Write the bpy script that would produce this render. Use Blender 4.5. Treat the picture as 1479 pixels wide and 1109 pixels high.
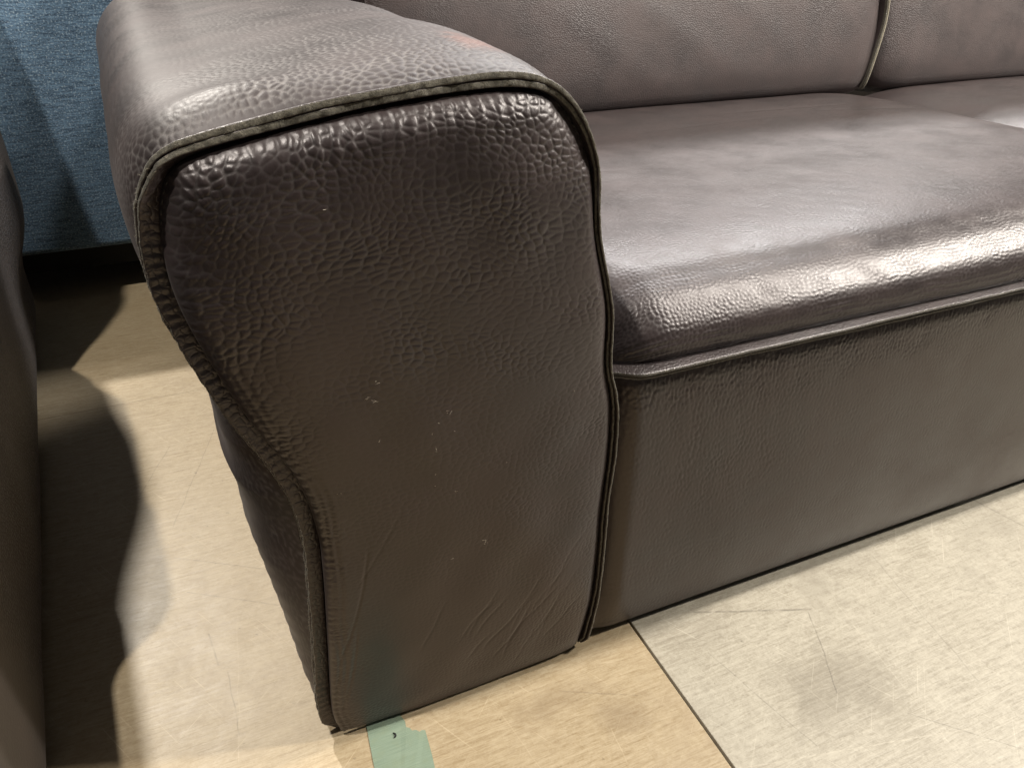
import bpy, math, random
import numpy as np
from mathutils import Matrix, Vector

random.seed(7)
rng = np.random.default_rng(7)
for o in list(bpy.data.objects):
    bpy.data.objects.remove(o)
scn = bpy.context.scene
COL = scn.collection

# ------------------------------------------------------------------ camera
CAMP = Vector((-0.29395, -0.46732, 0.66313))
cam = bpy.data.cameras.new('camera')
cam.sensor_width = 36.0
cam.lens = 26.0
cam.clip_start = 0.02
cam.clip_end = 100
co = bpy.data.objects.new('camera', cam)
COL.objects.link(co)
r = Vector((0.918418, -0.395512, 0.008820))
d = Vector((-0.197297, -0.477240, -0.856338))
f = Vector((0.342902, 0.784737, -0.516340))
m3 = Matrix((r, -d, -f)).transposed()
co.matrix_world = Matrix.Translation(CAMP) @ m3.to_4x4()
scn.camera = co

# ------------------------------------------------------------------ world and lamps (a warehouse with ceiling spots)
w = bpy.data.worlds.new('World')
scn.world = w
w.use_nodes = True
bg = w.node_tree.nodes['Background']
bg.inputs['Color'].default_value = (1.0, 0.95, 0.90, 1)
bg.inputs['Strength'].default_value = 0.07

def lamp(name, loc, power, col, radius=0.04):
    l = bpy.data.lights.new(name, 'POINT')
    l.energy = power
    l.color = col
    l.shadow_soft_size = radius
    o = bpy.data.objects.new(name, l)
    o.location = loc
    COL.objects.link(o)
    return o

WARM = (1.0, 0.94, 0.84)
lamp('ceiling_spot', (-0.95, -0.03, 2.80), 200, WARM, 0.035)
lamp('ceiling_spot', (1.65, -0.02, 2.80), 240, WARM, 0.06)
lamp('ceiling_spot', (4.05, -0.05, 2.80), 260, WARM, 0.06)
lamp('ceiling_spot', (-1.00, 2.60, 2.80), 450, (1.0, 0.95, 0.86), 0.05)
sheen_light = bpy.data.lights.new('sheen_area_light', 'AREA')      # unseen area light added for a wide sheen band on the seat
sheen_light.shape = 'RECTANGLE'
sheen_light.size, sheen_light.size_y = 3.2, 0.45
sheen_light.energy = 190
sheen_light.color = (1.0, 0.985, 0.96)
to = bpy.data.objects.new('sheen_area_light', sheen_light)
to.location = (2.2, 2.5, 2.80)
COL.objects.link(to)
lamp('ceiling_spot', (2.90, -0.85, 2.80), 520, WARM, 0.12)

vs = scn.view_settings
vs.view_transform = 'Standard'
vs.look = 'None'
vs.exposure = 0.06
vs.gamma = 1.0

# ------------------------------------------------------------------ numeric helpers
def sstep(a, b, x):
    t = np.clip((x - a) / (b - a), 0, 1)
    return t * t * (3 - 2 * t)

def wob(x, y, scale, seed, n=10):
    """smooth random field from a sum of sinusoids, about -1..1"""
    g = np.random.default_rng(seed)
    s = 0
    for i in range(n):
        a = g.uniform(0, 2 * math.pi)
        k = scale * g.uniform(0.5, 1.6)
        s = s + np.sin(k * (np.cos(a) * x + np.sin(a) * y) + g.uniform(0, 6.3))
    return s / math.sqrt(n) * 0.8

def catmull(pts, n):
    p = np.array(pts, float)
    p = np.vstack([2 * p[0] - p[1], p, 2 * p[-1] - p[-2]])
    out = []
    for i in range(1, len(p) - 2):
        t = np.linspace(0, 1, 60, endpoint=False)[:, None]
        a, b, c, e = p[i - 1], p[i], p[i + 1], p[i + 2]
        out.append(0.5 * (2 * b + (c - a) * t + (2 * a - 5 * b + 4 * c - e) * t**2 + (3 * b - a - 3 * c + e) * t**3))
    out = np.vstack(out + [p[-2][None]])
    return resample(out, n)

def resample(q, n):
    L = np.r_[0, np.cumsum(np.linalg.norm(np.diff(q, axis=0), axis=1))]
    s = np.linspace(0, L[-1], n)
    return np.stack([np.interp(s, L, q[:, k]) for k in range(q.shape[1])], 1)

def smooth1(a, it):
    a = np.array(a, float)
    for _ in range(it):
        b = a.copy()
        b[1:-1] = 0.25 * a[:-2] + 0.5 * a[1:-1] + 0.25 * a[2:]
        a = b
    return a

def polydist(P, Q):
    """distance of points P (n,2) to polyline Q (m,2)"""
    A, B = Q[:-1], Q[1:]
    D = B - A
    LL = (D**2).sum(1)
    out = np.full(len(P), 1e9)
    for i in range(len(A)):
        t = np.clip(((P - A[i]) @ D[i]) / LL[i], 0, 1)
        e = P - A[i] - t[:, None] * D[i]
        out = np.minimum(out, (e**2).sum(1))
    return np.sqrt(out)

# ------------------------------------------------------------------ scene helpers
def empty(name, loc, label, cat, group=None):
    o = bpy.data.objects.new(name, None)
    o.location = loc
    COL.objects.link(o)
    o['label'] = label
    o['category'] = cat
    if group:
        o['group'] = group
    o.empty_display_size = 0.05
    return o

def link(name, me, mats, parent=None, kind=None, label=None):
    o = bpy.data.objects.new(name, me)
    COL.objects.link(o)
    for m in (mats if isinstance(mats, (list, tuple)) else [mats]):
        me.materials.append(m)
    if parent is not None:
        bpy.context.view_layer.update()
        o.parent = parent
        pl = parent
        off = Vector((0, 0, 0))
        while pl is not None:
            off += pl.location
            pl = pl.parent
        o.location = -off
    if kind:
        o['kind'] = kind
    if label:
        o['label'] = label
    return o

def mesh(name, V, F, attrs=None, smooth=True, midx=None):
    me = bpy.data.meshes.new(name)
    V = np.asarray(V, float)
    if isinstance(F, np.ndarray):
        n, k = F.shape
        me.vertices.add(len(V))
        me.vertices.foreach_set('co', V.astype(np.float32).ravel())
        me.loops.add(n * k)
        me.loops.foreach_set('vertex_index', F.astype(np.int32).ravel())
        me.polygons.add(n)
        me.polygons.foreach_set('loop_start', np.arange(0, n * k, k, dtype=np.int32))
        me.update(calc_edges=True)
    else:
        me.from_pydata(V.tolist(), [], [tuple(int(i) for i in q) for q in F])
    if attrs:
        for k, v in attrs.items():
            v = np.asarray(v, float)
            if v.ndim == 2:
                a = me.attributes.new(k, 'FLOAT_VECTOR', 'POINT')
                a.data.foreach_set('vector', v.astype(np.float32).ravel())
            else:
                a = me.attributes.new(k, 'FLOAT', 'POINT')
                a.data.foreach_set('value', v.astype(np.float32).ravel())
    npoly = len(me.polygons)
    me.polygons.foreach_set('use_smooth', np.full(npoly, bool(smooth)))
    if midx is not None:
        me.polygons.foreach_set('material_index', np.asarray(midx, dtype=np.int32))
    me.update()
    return me

def cellhash(ix, iy, seed):
    h = (ix * 374761393 + iy * 668265263 + seed * 1442695041) & 0xFFFFFFFF
    h = ((h ^ (h >> 13)) * 1274126177) & 0xFFFFFFFF
    h2 = ((h ^ (h >> 16)) * 2246822519) & 0xFFFFFFFF
    h2 = (h2 ^ (h2 >> 13)) & 0xFFFFFFFF
    return (h & 0xFFFF) / 65535.0, (h2 & 0xFFFF) / 65535.0

def cells(gx, gy, seed, jit=0.92):
    """distance to the nearest cell border of a jittered Voronoi pattern, plus a random value per cell"""
    gx, gy = gx.ravel(), gy.ravel()
    ix, iy = np.floor(gx).astype(np.int64), np.floor(gy).astype(np.int64)
    best = np.full(gx.shape, 1e9)
    bx = np.zeros_like(gx)
    by = np.zeros_like(gx)
    rv = np.zeros_like(gx)
    for a in (-1, 0, 1):
        for b in (-1, 0, 1):
            r1, r2 = cellhash(ix + a, iy + b, seed)
            px = ix + a + 0.5 + jit * (r1 - 0.5)
            py = iy + b + 0.5 + jit * (r2 - 0.5)
            dd = (px - gx)**2 + (py - gy)**2
            m = dd < best
            best = np.where(m, dd, best)
            bx = np.where(m, px, bx)
            by = np.where(m, py, by)
            rv = np.where(m, (r1 * 7.31 + r2 * 3.7) % 1.0, rv)
    cx, cy = np.floor(bx).astype(np.int64), np.floor(by).astype(np.int64)
    ed = np.zeros(gx.shape)
    kk = 13.0
    for a in (-2, -1, 0, 1, 2):
        for b in (-2, -1, 0, 1, 2):
            if a == 0 and b == 0:
                continue
            r1, r2 = cellhash(cx + a, cy + b, seed)
            px = cx + a + 0.5 + jit * (r1 - 0.5)
            py = cy + b + 0.5 + jit * (r2 - 0.5)
            vx, vy = px - bx, py - by
            L = np.sqrt(vx * vx + vy * vy) + 1e-9
            ed += np.exp(-kk * np.clip(((0.5 * (px + bx) - gx) * vx + (0.5 * (py + by) - gy) * vy) / L, 0, 3))
    return np.clip(-np.log(ed) / kk, 0, 9), rv

def grain(gx, gy, ga, seed, wd=0.48, warp=0.5, jit=0.84):
    """hide grain: rounded pebbles parted by creases. Returns height (-1..0.2) times ga, and the crease mask"""
    sh = gx.shape
    gx, gy, ga = gx.ravel(), gy.ravel(), ga.ravel()
    wx = gx + warp * wob(gx, gy, 0.42, seed + 1) + 0.07 * wob(gx, gy, 2.4, seed + 2)
    wy = gy + warp * wob(gx, gy, 0.42, seed + 3) + 0.07 * wob(gx, gy, 2.4, seed + 4)
    d, rv = cells(wx, wy, seed, jit)
    t = np.clip(d / wd, 0, 1)
    h = -0.40 * np.exp(-(d / 0.095)**2) - 0.75 * (1 - t)**1.9
    deep = np.clip(0.78 + 0.35 * wob(gx, gy, 0.7, seed + 5), 0.3, 1.2)
    h = h * deep + 0.22 * (rv - .5) * t
    d2, _ = cells(wx * 2.1 + 7.7, wy * 2.1, seed + 9)
    h = h - 0.10 * (1 - np.clip(d2 / 0.35, 0, 1))**2
    h = h + 0.03 * wob(gx, gy, 7.0, seed + 6)
    cr = (1 - np.clip(d / 0.14, 0, 1))**1.5 * deep
    return (h * ga).reshape(sh), np.clip(cr * np.clip(ga, 0, 1), 0, 1).reshape(sh)

def gridfaces(nu, nv, flip=False, closev=False):
    i = np.arange(nu - 1)[:, None]
    j = np.arange(nv if closev else nv - 1)[None]
    a = i * nv + j
    j2 = (j + 1) % nv
    b = i * nv + j2
    c = (i + 1) * nv + j2
    e = (i + 1) * nv + j
    Fq = np.stack([a, e, c, b] if not flip else [a, b, c, e], -1).reshape(-1, 4)
    return Fq

def box_mesh(name, x0, x1, y0, y1, z0, z1):
    V = [(x0, y0, z0), (x1, y0, z0), (x1, y1, z0), (x0, y1, z0), (x0, y0, z1), (x1, y0, z1), (x1, y1, z1), (x0, y1, z1)]
    F = [(0, 3, 2, 1), (4, 5, 6, 7), (0, 1, 5, 4), (1, 2, 6, 5), (2, 3, 7, 6), (3, 0, 4, 7)]
    return mesh(name, V, F, smooth=False)

def bevel(o, wd, seg=3):
    m = o.modifiers.new('bevel', 'BEVEL')
    m.width = wd
    m.segments = seg
    m.limit_method = 'ANGLE'
    o.data.polygons.foreach_set('use_smooth', [True] * len(o.data.polygons))
    return o

# ------------------------------------------------------------------ materials
class NT:
    def __init__(self, name):
        self.m = bpy.data.materials.new(name)
        self.m.use_nodes = True
        self.t = self.m.node_tree
        self.b = self.t.nodes['Principled BSDF']
    def n(self, typ, **kw):
        x = self.t.nodes.new(typ)
        for k, v in kw.items():
            setattr(x, k, v)
        return x
    def l(self, a, b):
        self.t.links.new(a, b)
    def setin(self, sock, v):
        if hasattr(v, 'links') or hasattr(v, 'is_linked'):
            self.l(v, sock)
        else:
            sock.default_value = v
    def math(self, op, a, b=0.0, c=0.0, clamp=False):
        x = self.n('ShaderNodeMath', operation=op)
        x.use_clamp = clamp
        self.setin(x.inputs[0], a)
        self.setin(x.inputs[1], b)
        if len(x.inputs) > 2:
            self.setin(x.inputs[2], c)
        return x.outputs[0]
    def vmath(self, op, a, b=None):
        x = self.n('ShaderNodeVectorMath', operation=op)
        self.setin(x.inputs[0], a)
        if b is not None:
            self.setin(x.inputs[1], b)
        return x
    def attr(self, name):
        x = self.n('ShaderNodeAttribute')
        x.attribute_name = name
        return x
    def noise(self, vec, scale, detail=3, rough=0.55, dim='3D', dist=0.0):
        x = self.n('ShaderNodeTexNoise')
        x.noise_dimensions = dim
        self.l(vec, x.inputs['Vector'])
        x.inputs['Scale'].default_value = scale
        x.inputs['Detail'].default_value = detail
        x.inputs['Roughness'].default_value = rough
        x.inputs['Distortion'].default_value = dist
        return x
    def maprange(self, v, a, b, c, e, smooth=False):
        x = self.n('ShaderNodeMapRange')
        x.interpolation_type = 'SMOOTHSTEP' if smooth else 'LINEAR'
        self.l(v, x.inputs['Value'])
        for k, q in zip(('From Min', 'From Max', 'To Min', 'To Max'), (a, b, c, e)):
            self.setin(x.inputs[k], q)
        return x.outputs['Result']
    def mix(self, fac, a, b, blend='MIX'):
        x = self.n('ShaderNodeMix', data_type='RGBA', blend_type=blend)
        self.setin(x.inputs[0], fac)
        self.setin(x.inputs[6], a if hasattr(a, 'is_linked') else (*a, 1))
        self.setin(x.inputs[7], b if hasattr(b, 'is_linked') else (*b, 1))
        return x.outputs[2]

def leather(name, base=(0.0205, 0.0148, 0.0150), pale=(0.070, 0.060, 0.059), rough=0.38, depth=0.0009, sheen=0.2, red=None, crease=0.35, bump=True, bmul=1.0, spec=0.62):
    k = NT(name)
    geo = k.n('ShaderNodeTexCoord').outputs['Object']
    mp = k.noise(geo, 1100, 2, 0.6).outputs['Fac']
    c1 = tuple(q * e for q, e in zip(base, (1.55, 1.42, 1.36)))
    if bump:                      # thin or distant hide: relief in the shader
        gr = k.attr('gr').outputs['Vector']
        ga = k.attr('ga').outputs['Fac']
        wv = k.vmath('MULTIPLY', k.vmath('SUBTRACT', k.noise(gr, 0.8, 1, 0.5).outputs['Color'], (0.5, 0.5, 0.5)).outputs[0], (1.2, 1.2, 0.0)).outputs[0]
        v1 = k.n('ShaderNodeTexVoronoi', feature='DISTANCE_TO_EDGE', voronoi_dimensions='2D')
        k.l(k.vmath('ADD', gr, wv).outputs[0], v1.inputs['Vector'])
        v1.inputs['Scale'].default_value = 1.0
        cr = k.maprange(v1.outputs['Distance'], 0.0, 0.34, 1, 0)
        cr = k.math('MULTIPLY', k.math('MULTIPLY', cr, cr), ga)
        h = k.math('SUBTRACT', k.math('MULTIPLY', mp, 0.08), cr)
    else:                         # relief is in the mesh; only pores here
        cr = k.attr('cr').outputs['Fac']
        h = k.math('MULTIPLY', mp, 0.10 * bmul)
    bp = k.n('ShaderNodeBump')
    bp.inputs['Strength'].default_value = 1.0
    bp.inputs['Distance'].default_value = depth
    k.l(h, bp.inputs['Height'])
    k.l(bp.outputs[0], k.b.inputs['Normal'])
    # browner and greyer blotches; dusty creases, paled further to paint in overhead glints
    bl = k.noise(geo, 14, 4, 0.62).outputs['Fac']
    c = k.mix(k.maprange(bl, 0.36, 0.66, 0, 1), base, c1)
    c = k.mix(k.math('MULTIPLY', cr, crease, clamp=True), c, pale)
    if red is not None:
        dd = k.vmath('MULTIPLY', k.vmath('SUBTRACT', geo, red[0]).outputs[0], red[1]).outputs[0]
        ln = k.vmath('LENGTH', dd).outputs['Value']
        ln = k.math('ADD', ln, k.math('MULTIPLY', k.math('SUBTRACT', k.noise(geo, 60, 3).outputs['Fac'], 0.5), 1.6))
        rf = k.maprange(ln, 1.0, 0.15, 0, red[2], True)
        c = k.mix(rf, c, (0.30, 0.085, 0.035))
    k.l(c, k.b.inputs['Base Color'])
    k.l(k.math('ADD', k.maprange(bl, 0.3, 0.7, rough - 0.05, rough + 0.08), k.math('MULTIPLY', cr, 0.15)), k.b.inputs['Roughness'])
    k.b.inputs['Sheen Weight'].default_value = sheen
    k.b.inputs['Sheen Roughness'].default_value = 0.45
    k.b.inputs['Sheen Tint'].default_value = (1.0, 0.92, 0.92, 1)
    k.b.inputs['Specular Tint'].default_value = (1.0, 0.955, 0.975, 1)
    k.b.inputs['Specular IOR Level'].default_value = spec
    return k.m

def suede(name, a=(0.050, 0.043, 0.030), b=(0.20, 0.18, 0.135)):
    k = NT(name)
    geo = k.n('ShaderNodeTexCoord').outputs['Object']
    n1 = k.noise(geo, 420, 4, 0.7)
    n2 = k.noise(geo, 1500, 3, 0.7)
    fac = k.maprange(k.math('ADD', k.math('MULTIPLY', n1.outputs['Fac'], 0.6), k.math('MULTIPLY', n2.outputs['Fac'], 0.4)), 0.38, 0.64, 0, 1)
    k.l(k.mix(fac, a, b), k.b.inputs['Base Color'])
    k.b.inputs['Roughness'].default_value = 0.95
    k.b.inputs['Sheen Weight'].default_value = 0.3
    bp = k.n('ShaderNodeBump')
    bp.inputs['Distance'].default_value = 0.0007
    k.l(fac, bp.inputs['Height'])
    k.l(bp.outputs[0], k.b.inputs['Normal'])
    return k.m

def plain(name, col, rough=0.6, metallic=0.0, bump=0.0, bscale=300):
    k = NT(name)
    geo = k.n('ShaderNodeTexCoord').outputs['Object']
    n = k.noise(geo, bscale, 4, 0.6)
    k.l(k.mix(n.outputs['Fac'], tuple(q * 0.75 for q in col), tuple(min(1, q * 1.25) for q in col)), k.b.inputs['Base Color'])
    k.b.inputs['Roughness'].default_value = rough
    k.b.inputs['Metallic'].default_value = metallic
    if bump:
        bp = k.n('ShaderNodeBump')
        bp.inputs['Distance'].default_value = bump
        k.l(n.outputs['Fac'], bp.inputs['Height'])
        k.l(bp.outputs[0], k.b.inputs['Normal'])
    return k.m

def plywood(name, c0, c1, c2, stain, worn, lines, gloss=0.42, smudges=()):
    """c0/c1 grain colours, c2 pale worn colour, stain colour; lines = scratches ((x,y),(x,y),width,dark)"""
    k = NT(name)
    pos = k.n('ShaderNodeNewGeometry').outputs['Position']
    st = k.n('ShaderNodeMapping')
    st.inputs['Scale'].default_value = (26, 260, 1)
    st.inputs['Rotation'].default_value = (0, 0, 0.05)
    k.l(pos, st.inputs['Vector'])
    g1 = k.noise(st.outputs[0], 1.0, 5, 0.65, dist=0.6).outputs['Fac']
    st2 = k.n('ShaderNodeMapping')
    st2.inputs['Scale'].default_value = (80, 900, 1)
    k.l(pos, st2.inputs['Vector'])
    g2 = k.noise(st2.outputs[0], 1.0, 3, 0.6).outputs['Fac']
    big = k.noise(pos, 5.0, 5, 0.6, dist=0.8).outputs['Fac']
    mid = k.noise(pos, 26.0, 6, 0.7, dist=0.5).outputs['Fac']
    gg = k.math('ADD', k.math('MULTIPLY', g1, 0.6), k.math('MULTIPLY', g2, 0.4))
    c = k.mix(k.maprange(gg, 0.36, 0.66, 0, 1), c0, c1)
    tiny = k.noise(pos, 210.0, 4, 0.7, dist=1.2).outputs['Fac']
    wf = k.maprange(k.math('ADD', k.math('ADD', k.math('MULTIPLY', gg, 0.32), k.math('MULTIPLY', big, 0.33)), k.math('MULTIPLY', tiny, 0.35)), 0.44, 0.58, 0, worn)
    c = k.mix(wf, c, c2)
    sf = k.maprange(k.math('ADD', k.math('MULTIPLY', big, 0.65), k.math('MULTIPLY', k.noise(pos, 70, 5, 0.7).outputs['Fac'], 0.35)), 0.52, 0.68, 0, 0.45)
    c = k.mix(sf, c, stain)
    for (bx, by, sx, sy, am) in smudges:
        dd = k.vmath('MULTIPLY', k.vmath('SUBTRACT', pos, (bx, by, 0)).outputs[0], (1 / sx, 1 / sy, 0)).outputs[0]
        ln = k.math('ADD', k.vmath('LENGTH', dd).outputs['Value'], k.math('MULTIPLY', k.math('SUBTRACT', mid, 0.5), 2.2))
        c = k.mix(k.maprange(ln, 1.1, 0.1, 0, am, True), c, tuple(q * 0.8 for q in stain))
    # dark flecks
    fl = k.maprange(k.noise(pos, 120, 3, 0.5).outputs['Fac'], 0.70, 0.76, 0, 0.5)
    c = k.mix(fl, c, tuple(q * 0.45 for q in stain))
    # many fine random scuffs: thin stretched streaks at two angles
    scr = None
    for ang, sc, th in ((1.05, (9, 520, 1), 0.70), (-0.75, (7, 460, 1), 0.71), (0.35, (12, 600, 1), 0.715)):
        mp = k.n('ShaderNodeMapping')
        mp.inputs['Rotation'].default_value = (0, 0, ang)
        k.l(pos, mp.inputs['Vector'])
        mp2 = k.n('ShaderNodeMapping')
        mp2.inputs['Scale'].default_value = sc
        k.l(mp.outputs[0], mp2.inputs['Vector'])
        q = k.maprange(k.noise(mp2.outputs[0], 1.0, 1, 0.5).outputs['Fac'], th, th + 0.05, 0, 1)
        scr = q if scr is None else k.math('MAXIMUM', scr, q)
    scr = k.math('MULTIPLY', scr, k.maprange(mid, 0.4, 0.6, 0.2, 1))
    c = k.mix(k.math('MULTIPLY', scr, 0.5), c, tuple(min(1, q * 1.25) for q in c2))
    sep = k.n('ShaderNodeSeparateXYZ')
    k.l(pos, sep.inputs[0])
    wj = k.math('MULTIPLY', k.math('SUBTRACT', k.noise(pos, 25, 2).outputs['Fac'], 0.5), 0.005)
    px, py = k.math('ADD', sep.outputs[0], wj), k.math('SUBTRACT', sep.outputs[1], wj)
    ht = g1
    br = k.maprange(k.noise(pos, 90, 3).outputs['Fac'], 0.38, 0.55, 0.35, 1)
    for (a, b, wd, dk) in lines:
        ax, ay = a
        dx, dy = b[0] - ax, b[1] - ay
        L = math.hypot(dx, dy)
        ux, uy = dx / L, dy / L
        rx, ry = k.math('SUBTRACT', px, ax), k.math('SUBTRACT', py, ay)
        al = k.math('ADD', k.math('MULTIPLY', rx, ux), k.math('MULTIPLY', ry, uy))
        ac = k.math('ABSOLUTE', k.math('SUBTRACT', k.math('MULTIPLY', rx, -uy), k.math('MULTIPLY', ry, -ux)))
        over = k.math('MAXIMUM', k.math('SUBTRACT', al, L), k.math('MULTIPLY', al, -1.0))
        dist = k.math('MAXIMUM', ac, over)
        fm = k.math('MULTIPLY', k.maprange(dist, wd, wd * 0.3, 0, 1, True), br)
        c = k.mix(k.math('MULTIPLY', fm, 0.65 * abs(dk)), c, tuple(q * 0.4 for q in stain) if dk > 0 else tuple(min(1, q * 1.3) for q in c2))
    k.l(c, k.b.inputs['Base Color'])
    k.l(k.maprange(k.math('ADD', k.math('MULTIPLY', mid, 0.5), k.math('MULTIPLY', gg, 0.5)), 0.35, 0.65, gloss - 0.03, gloss + 0.09), k.b.inputs['Roughness'])
    bp = k.n('ShaderNodeBump')
    bp.inputs['Distance'].default_value = 0.0006
    bp.inputs['Strength'].default_value = 0.45
    k.l(ht, bp.inputs['Height'])
    k.l(bp.outputs[0], k.b.inputs['Normal'])
    return k.m

def denim(name):
    k = NT(name)
    pos = k.n('ShaderNodeTexCoord').outputs['Object']
    def m(sc):
        x = k.n('ShaderNodeMapping')
        x.inputs['Scale'].default_value = sc
        k.l(pos, x.inputs['Vector'])
        return x.outputs[0]
    slub = k.noise(m((34, 34, 300)), 1.0, 4, 0.7).outputs['Fac']
    slub2 = k.noise(m((240, 240, 520)), 1.0, 2, 0.6).outputs['Fac']
    wa = k.n('ShaderNodeTexWave', wave_type='BANDS', bands_direction='X')
    k.l(m((560, 0, 0)), wa.inputs['Vector'])
    wa.inputs['Scale'].default_value = 0.32
    wb = k.n('ShaderNodeTexWave', wave_type='BANDS', bands_direction='Z')
    k.l(m((0, 0, 700)), wb.inputs['Vector'])
    wb.inputs['Scale'].default_value = 0.32
    weave = k.math('MULTIPLY', wa.outputs['Fac'], wb.outputs['Fac'])
    fac = k.math('ADD', k.math('MULTIPLY', slub, 0.55), k.math('MULTIPLY', slub2, 0.45))
    c = k.mix(k.maprange(fac, 0.40, 0.60, 0, 1), (0.010, 0.036, 0.080), (0.145, 0.255, 0.385))
    sp = k.maprange(k.noise(pos, 330, 1, 0.5).outputs['Fac'], 0.56, 0.68, 0, 0.55)
    c = k.mix(sp, c, (0.48, 0.60, 0.70))
    c = k.mix(k.math('MULTIPLY', weave, 0.25), c, (0.25, 0.36, 0.47))
    k.l(c, k.b.inputs['Base Color'])
    k.b.inputs['Roughness'].default_value = 0.85
    k.b.inputs['Sheen Weight'].default_value = 0.2
    bp = k.n('ShaderNodeBump')
    bp.inputs['Distance'].default_value = 0.0006
    k.l(k.math('ADD', weave, fac), bp.inputs['Height'])
    k.l(bp.outputs[0], k.b.inputs['Normal'])
    return k.m

def tape_mat(name):
    k = NT(name)
    pos = k.n('ShaderNodeTexCoord').outputs['Object']
    mp = k.n('ShaderNodeMapping')
    mp.inputs['Scale'].default_value = (30, 1500, 1)
    k.l(pos, mp.inputs['Vector'])
    n = k.noise(mp.outputs[0], 1.0, 3, 0.6).outputs['Fac']
    n2 = k.noise(pos, 90, 4).outputs['Fac']
    c = k.mix(k.maprange(n, 0.35, 0.65, 0, 1), (0.170, 0.230, 0.170), (0.225, 0.290, 0.215))
    c = k.mix(k.maprange(n2, 0.5, 0.7, 0, 0.35), c, (0.20, 0.24, 0.15))
    k.l(c, k.b.inputs['Base Color'])
    k.b.inputs['Roughness'].default_value = 0.5
    bp = k.n('ShaderNodeBump')
    bp.inputs['Distance'].default_value = 0.0004
    k.l(n, bp.inputs['Height'])
    k.l(bp.outputs[0], k.b.inputs['Normal'])
    return k.m

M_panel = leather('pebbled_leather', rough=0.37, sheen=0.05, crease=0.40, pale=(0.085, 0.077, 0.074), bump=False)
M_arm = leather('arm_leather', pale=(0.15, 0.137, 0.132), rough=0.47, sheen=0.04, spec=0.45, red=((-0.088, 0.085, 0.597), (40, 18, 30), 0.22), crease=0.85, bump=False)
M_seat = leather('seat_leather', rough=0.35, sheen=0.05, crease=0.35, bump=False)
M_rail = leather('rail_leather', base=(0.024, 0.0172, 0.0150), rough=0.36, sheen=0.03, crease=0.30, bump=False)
M_back = leather('back_leather', base=(0.040, 0.031, 0.031), rough=0.45, depth=0.0004, sheen=0.16, crease=0.15)  # lighter base stands in for light the backrest lacks
M_welt = leather('welt_leather', rough=0.38, depth=0.0007, sheen=0.05)
M_strip = leather('seam_strip_leather', rough=0.33, depth=0.0005, sheen=0.15)
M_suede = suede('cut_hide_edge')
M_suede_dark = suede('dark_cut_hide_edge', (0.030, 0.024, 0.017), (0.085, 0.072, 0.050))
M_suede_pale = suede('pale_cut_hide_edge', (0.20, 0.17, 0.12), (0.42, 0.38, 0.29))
M_old = leather('neighbour_leather', base=(0.025, 0.0205, 0.0165), rough=0.5, depth=0.0011, sheen=0.1, crease=0.3)
M_thread = plain('thread', (0.035, 0.03, 0.026), 0.7)
M_fibre = plain('fibre', (0.45, 0.40, 0.32), 0.8)
M_lint = plain('lint', (0.55, 0.50, 0.42), 0.9)
M_black = plain('black_plastic', (0.006, 0.006, 0.006), 0.7)
M_sub = plain('subfloor', (0.05, 0.045, 0.04), 0.9)
M_denim = denim('blue_slub_fabric')
M_tape = tape_mat('green_tape')

# ------------------------------------------------------------------ floor of plywood boards
LA = [((-0.405, 0.57), (-0.448, 0.457), .0011, .5), ((-0.339, 0.592), (-0.406, 0.379), .0010, .5), ((-0.408, 0.318), (-0.300, 0.250), .0011, .55),
      ((-0.395, 0.251), (-0.300, 0.190), .0011, .55), ((-0.377, 0.177), (-0.370, 0.13), .0013, .6), ((-0.361, 0.116), (-0.358, 0.038), .0010, .5),
      ((-0.345, 0.18), (-0.361, 0.009), .0008, -.30), ((-0.023, -0.096), (-0.026, -0.133), .0008, -.40), ((-0.12, -0.02), (-0.10, -0.12), .0008, -.25),
      ((-0.05, -0.04), (0.02, -0.075), .0012, .4)]
LB = [((0.137, -0.007), (0.266, -0.056), .0020, .7), ((0.260, -0.06), (0.213, -0.154), .0011, .7), ((0.26, -0.199), (0.36, -0.300), .0008, .6),
      ((0.069, -0.18), (0.30, -0.235), .0009, -.40), ((0.613, 0.02), (0.63, -0.056), .0022, .5), ((0.30, -0.06), (0.27, -0.25), .0010, -.30),
      ((0.40, -0.02), (0.36, -0.20), .0012, .35), ((0.12, -0.06), (0.15, -0.19), .0010, .45), ((0.17, -0.05), (0.20, -0.2), .0010, -.25),
      ((0.45, -0.10), (0.50, -0.13), .0012, .45)]
M_plyA = plywood('tan_plywood', (0.275, 0.203, 0.115), (0.41, 0.322, 0.203), (0.48, 0.402, 0.282), (0.22, 0.152, 0.088), 0.5, LA, smudges=((.0, -.09, .04, .03, .4), (-.06, -.05, .06, .02, .3)))
M_plyB = plywood('worn_plywood', (0.265, 0.235, 0.184), (0.37, 0.334, 0.268), (0.465, 0.43, 0.355), (0.185, 0.157, 0.12), 0.8, LB, smudges=((.215, -.150, .09, .06, .38), (.13, -.03, .07, .03, .18), (.34, -.02, .08, .03, .15), (.60, -.03, .1, .05, .2)))
fl = link('floor', box_mesh('floor', -3.2, 3.6, -2.2, 3.6, -0.06, -0.0135), M_sub, kind='structure')
def board(x0, x1, y0, y1, m, dz=0.0):
    o = link('plywood_board', box_mesh('board', x0, x1, y0, y1, -0.012 + dz, dz), m, fl)
    b = bevel(o, 0.0008, 2)
    o.data.polygons.foreach_set('use_smooth', [False] * 6)
board(-1.75, 0.0618, -1.10, 0.7266, M_plyA)
board(-1.75, 0.0618, 0.7279, 2.55, M_plyA, -0.0006)
board(0.0645, 1.90, -1.10, 2.55, M_plyB, 0.0004)
board(1.9025, 3.40, -1.10, 2.55, M_plyB)

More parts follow.
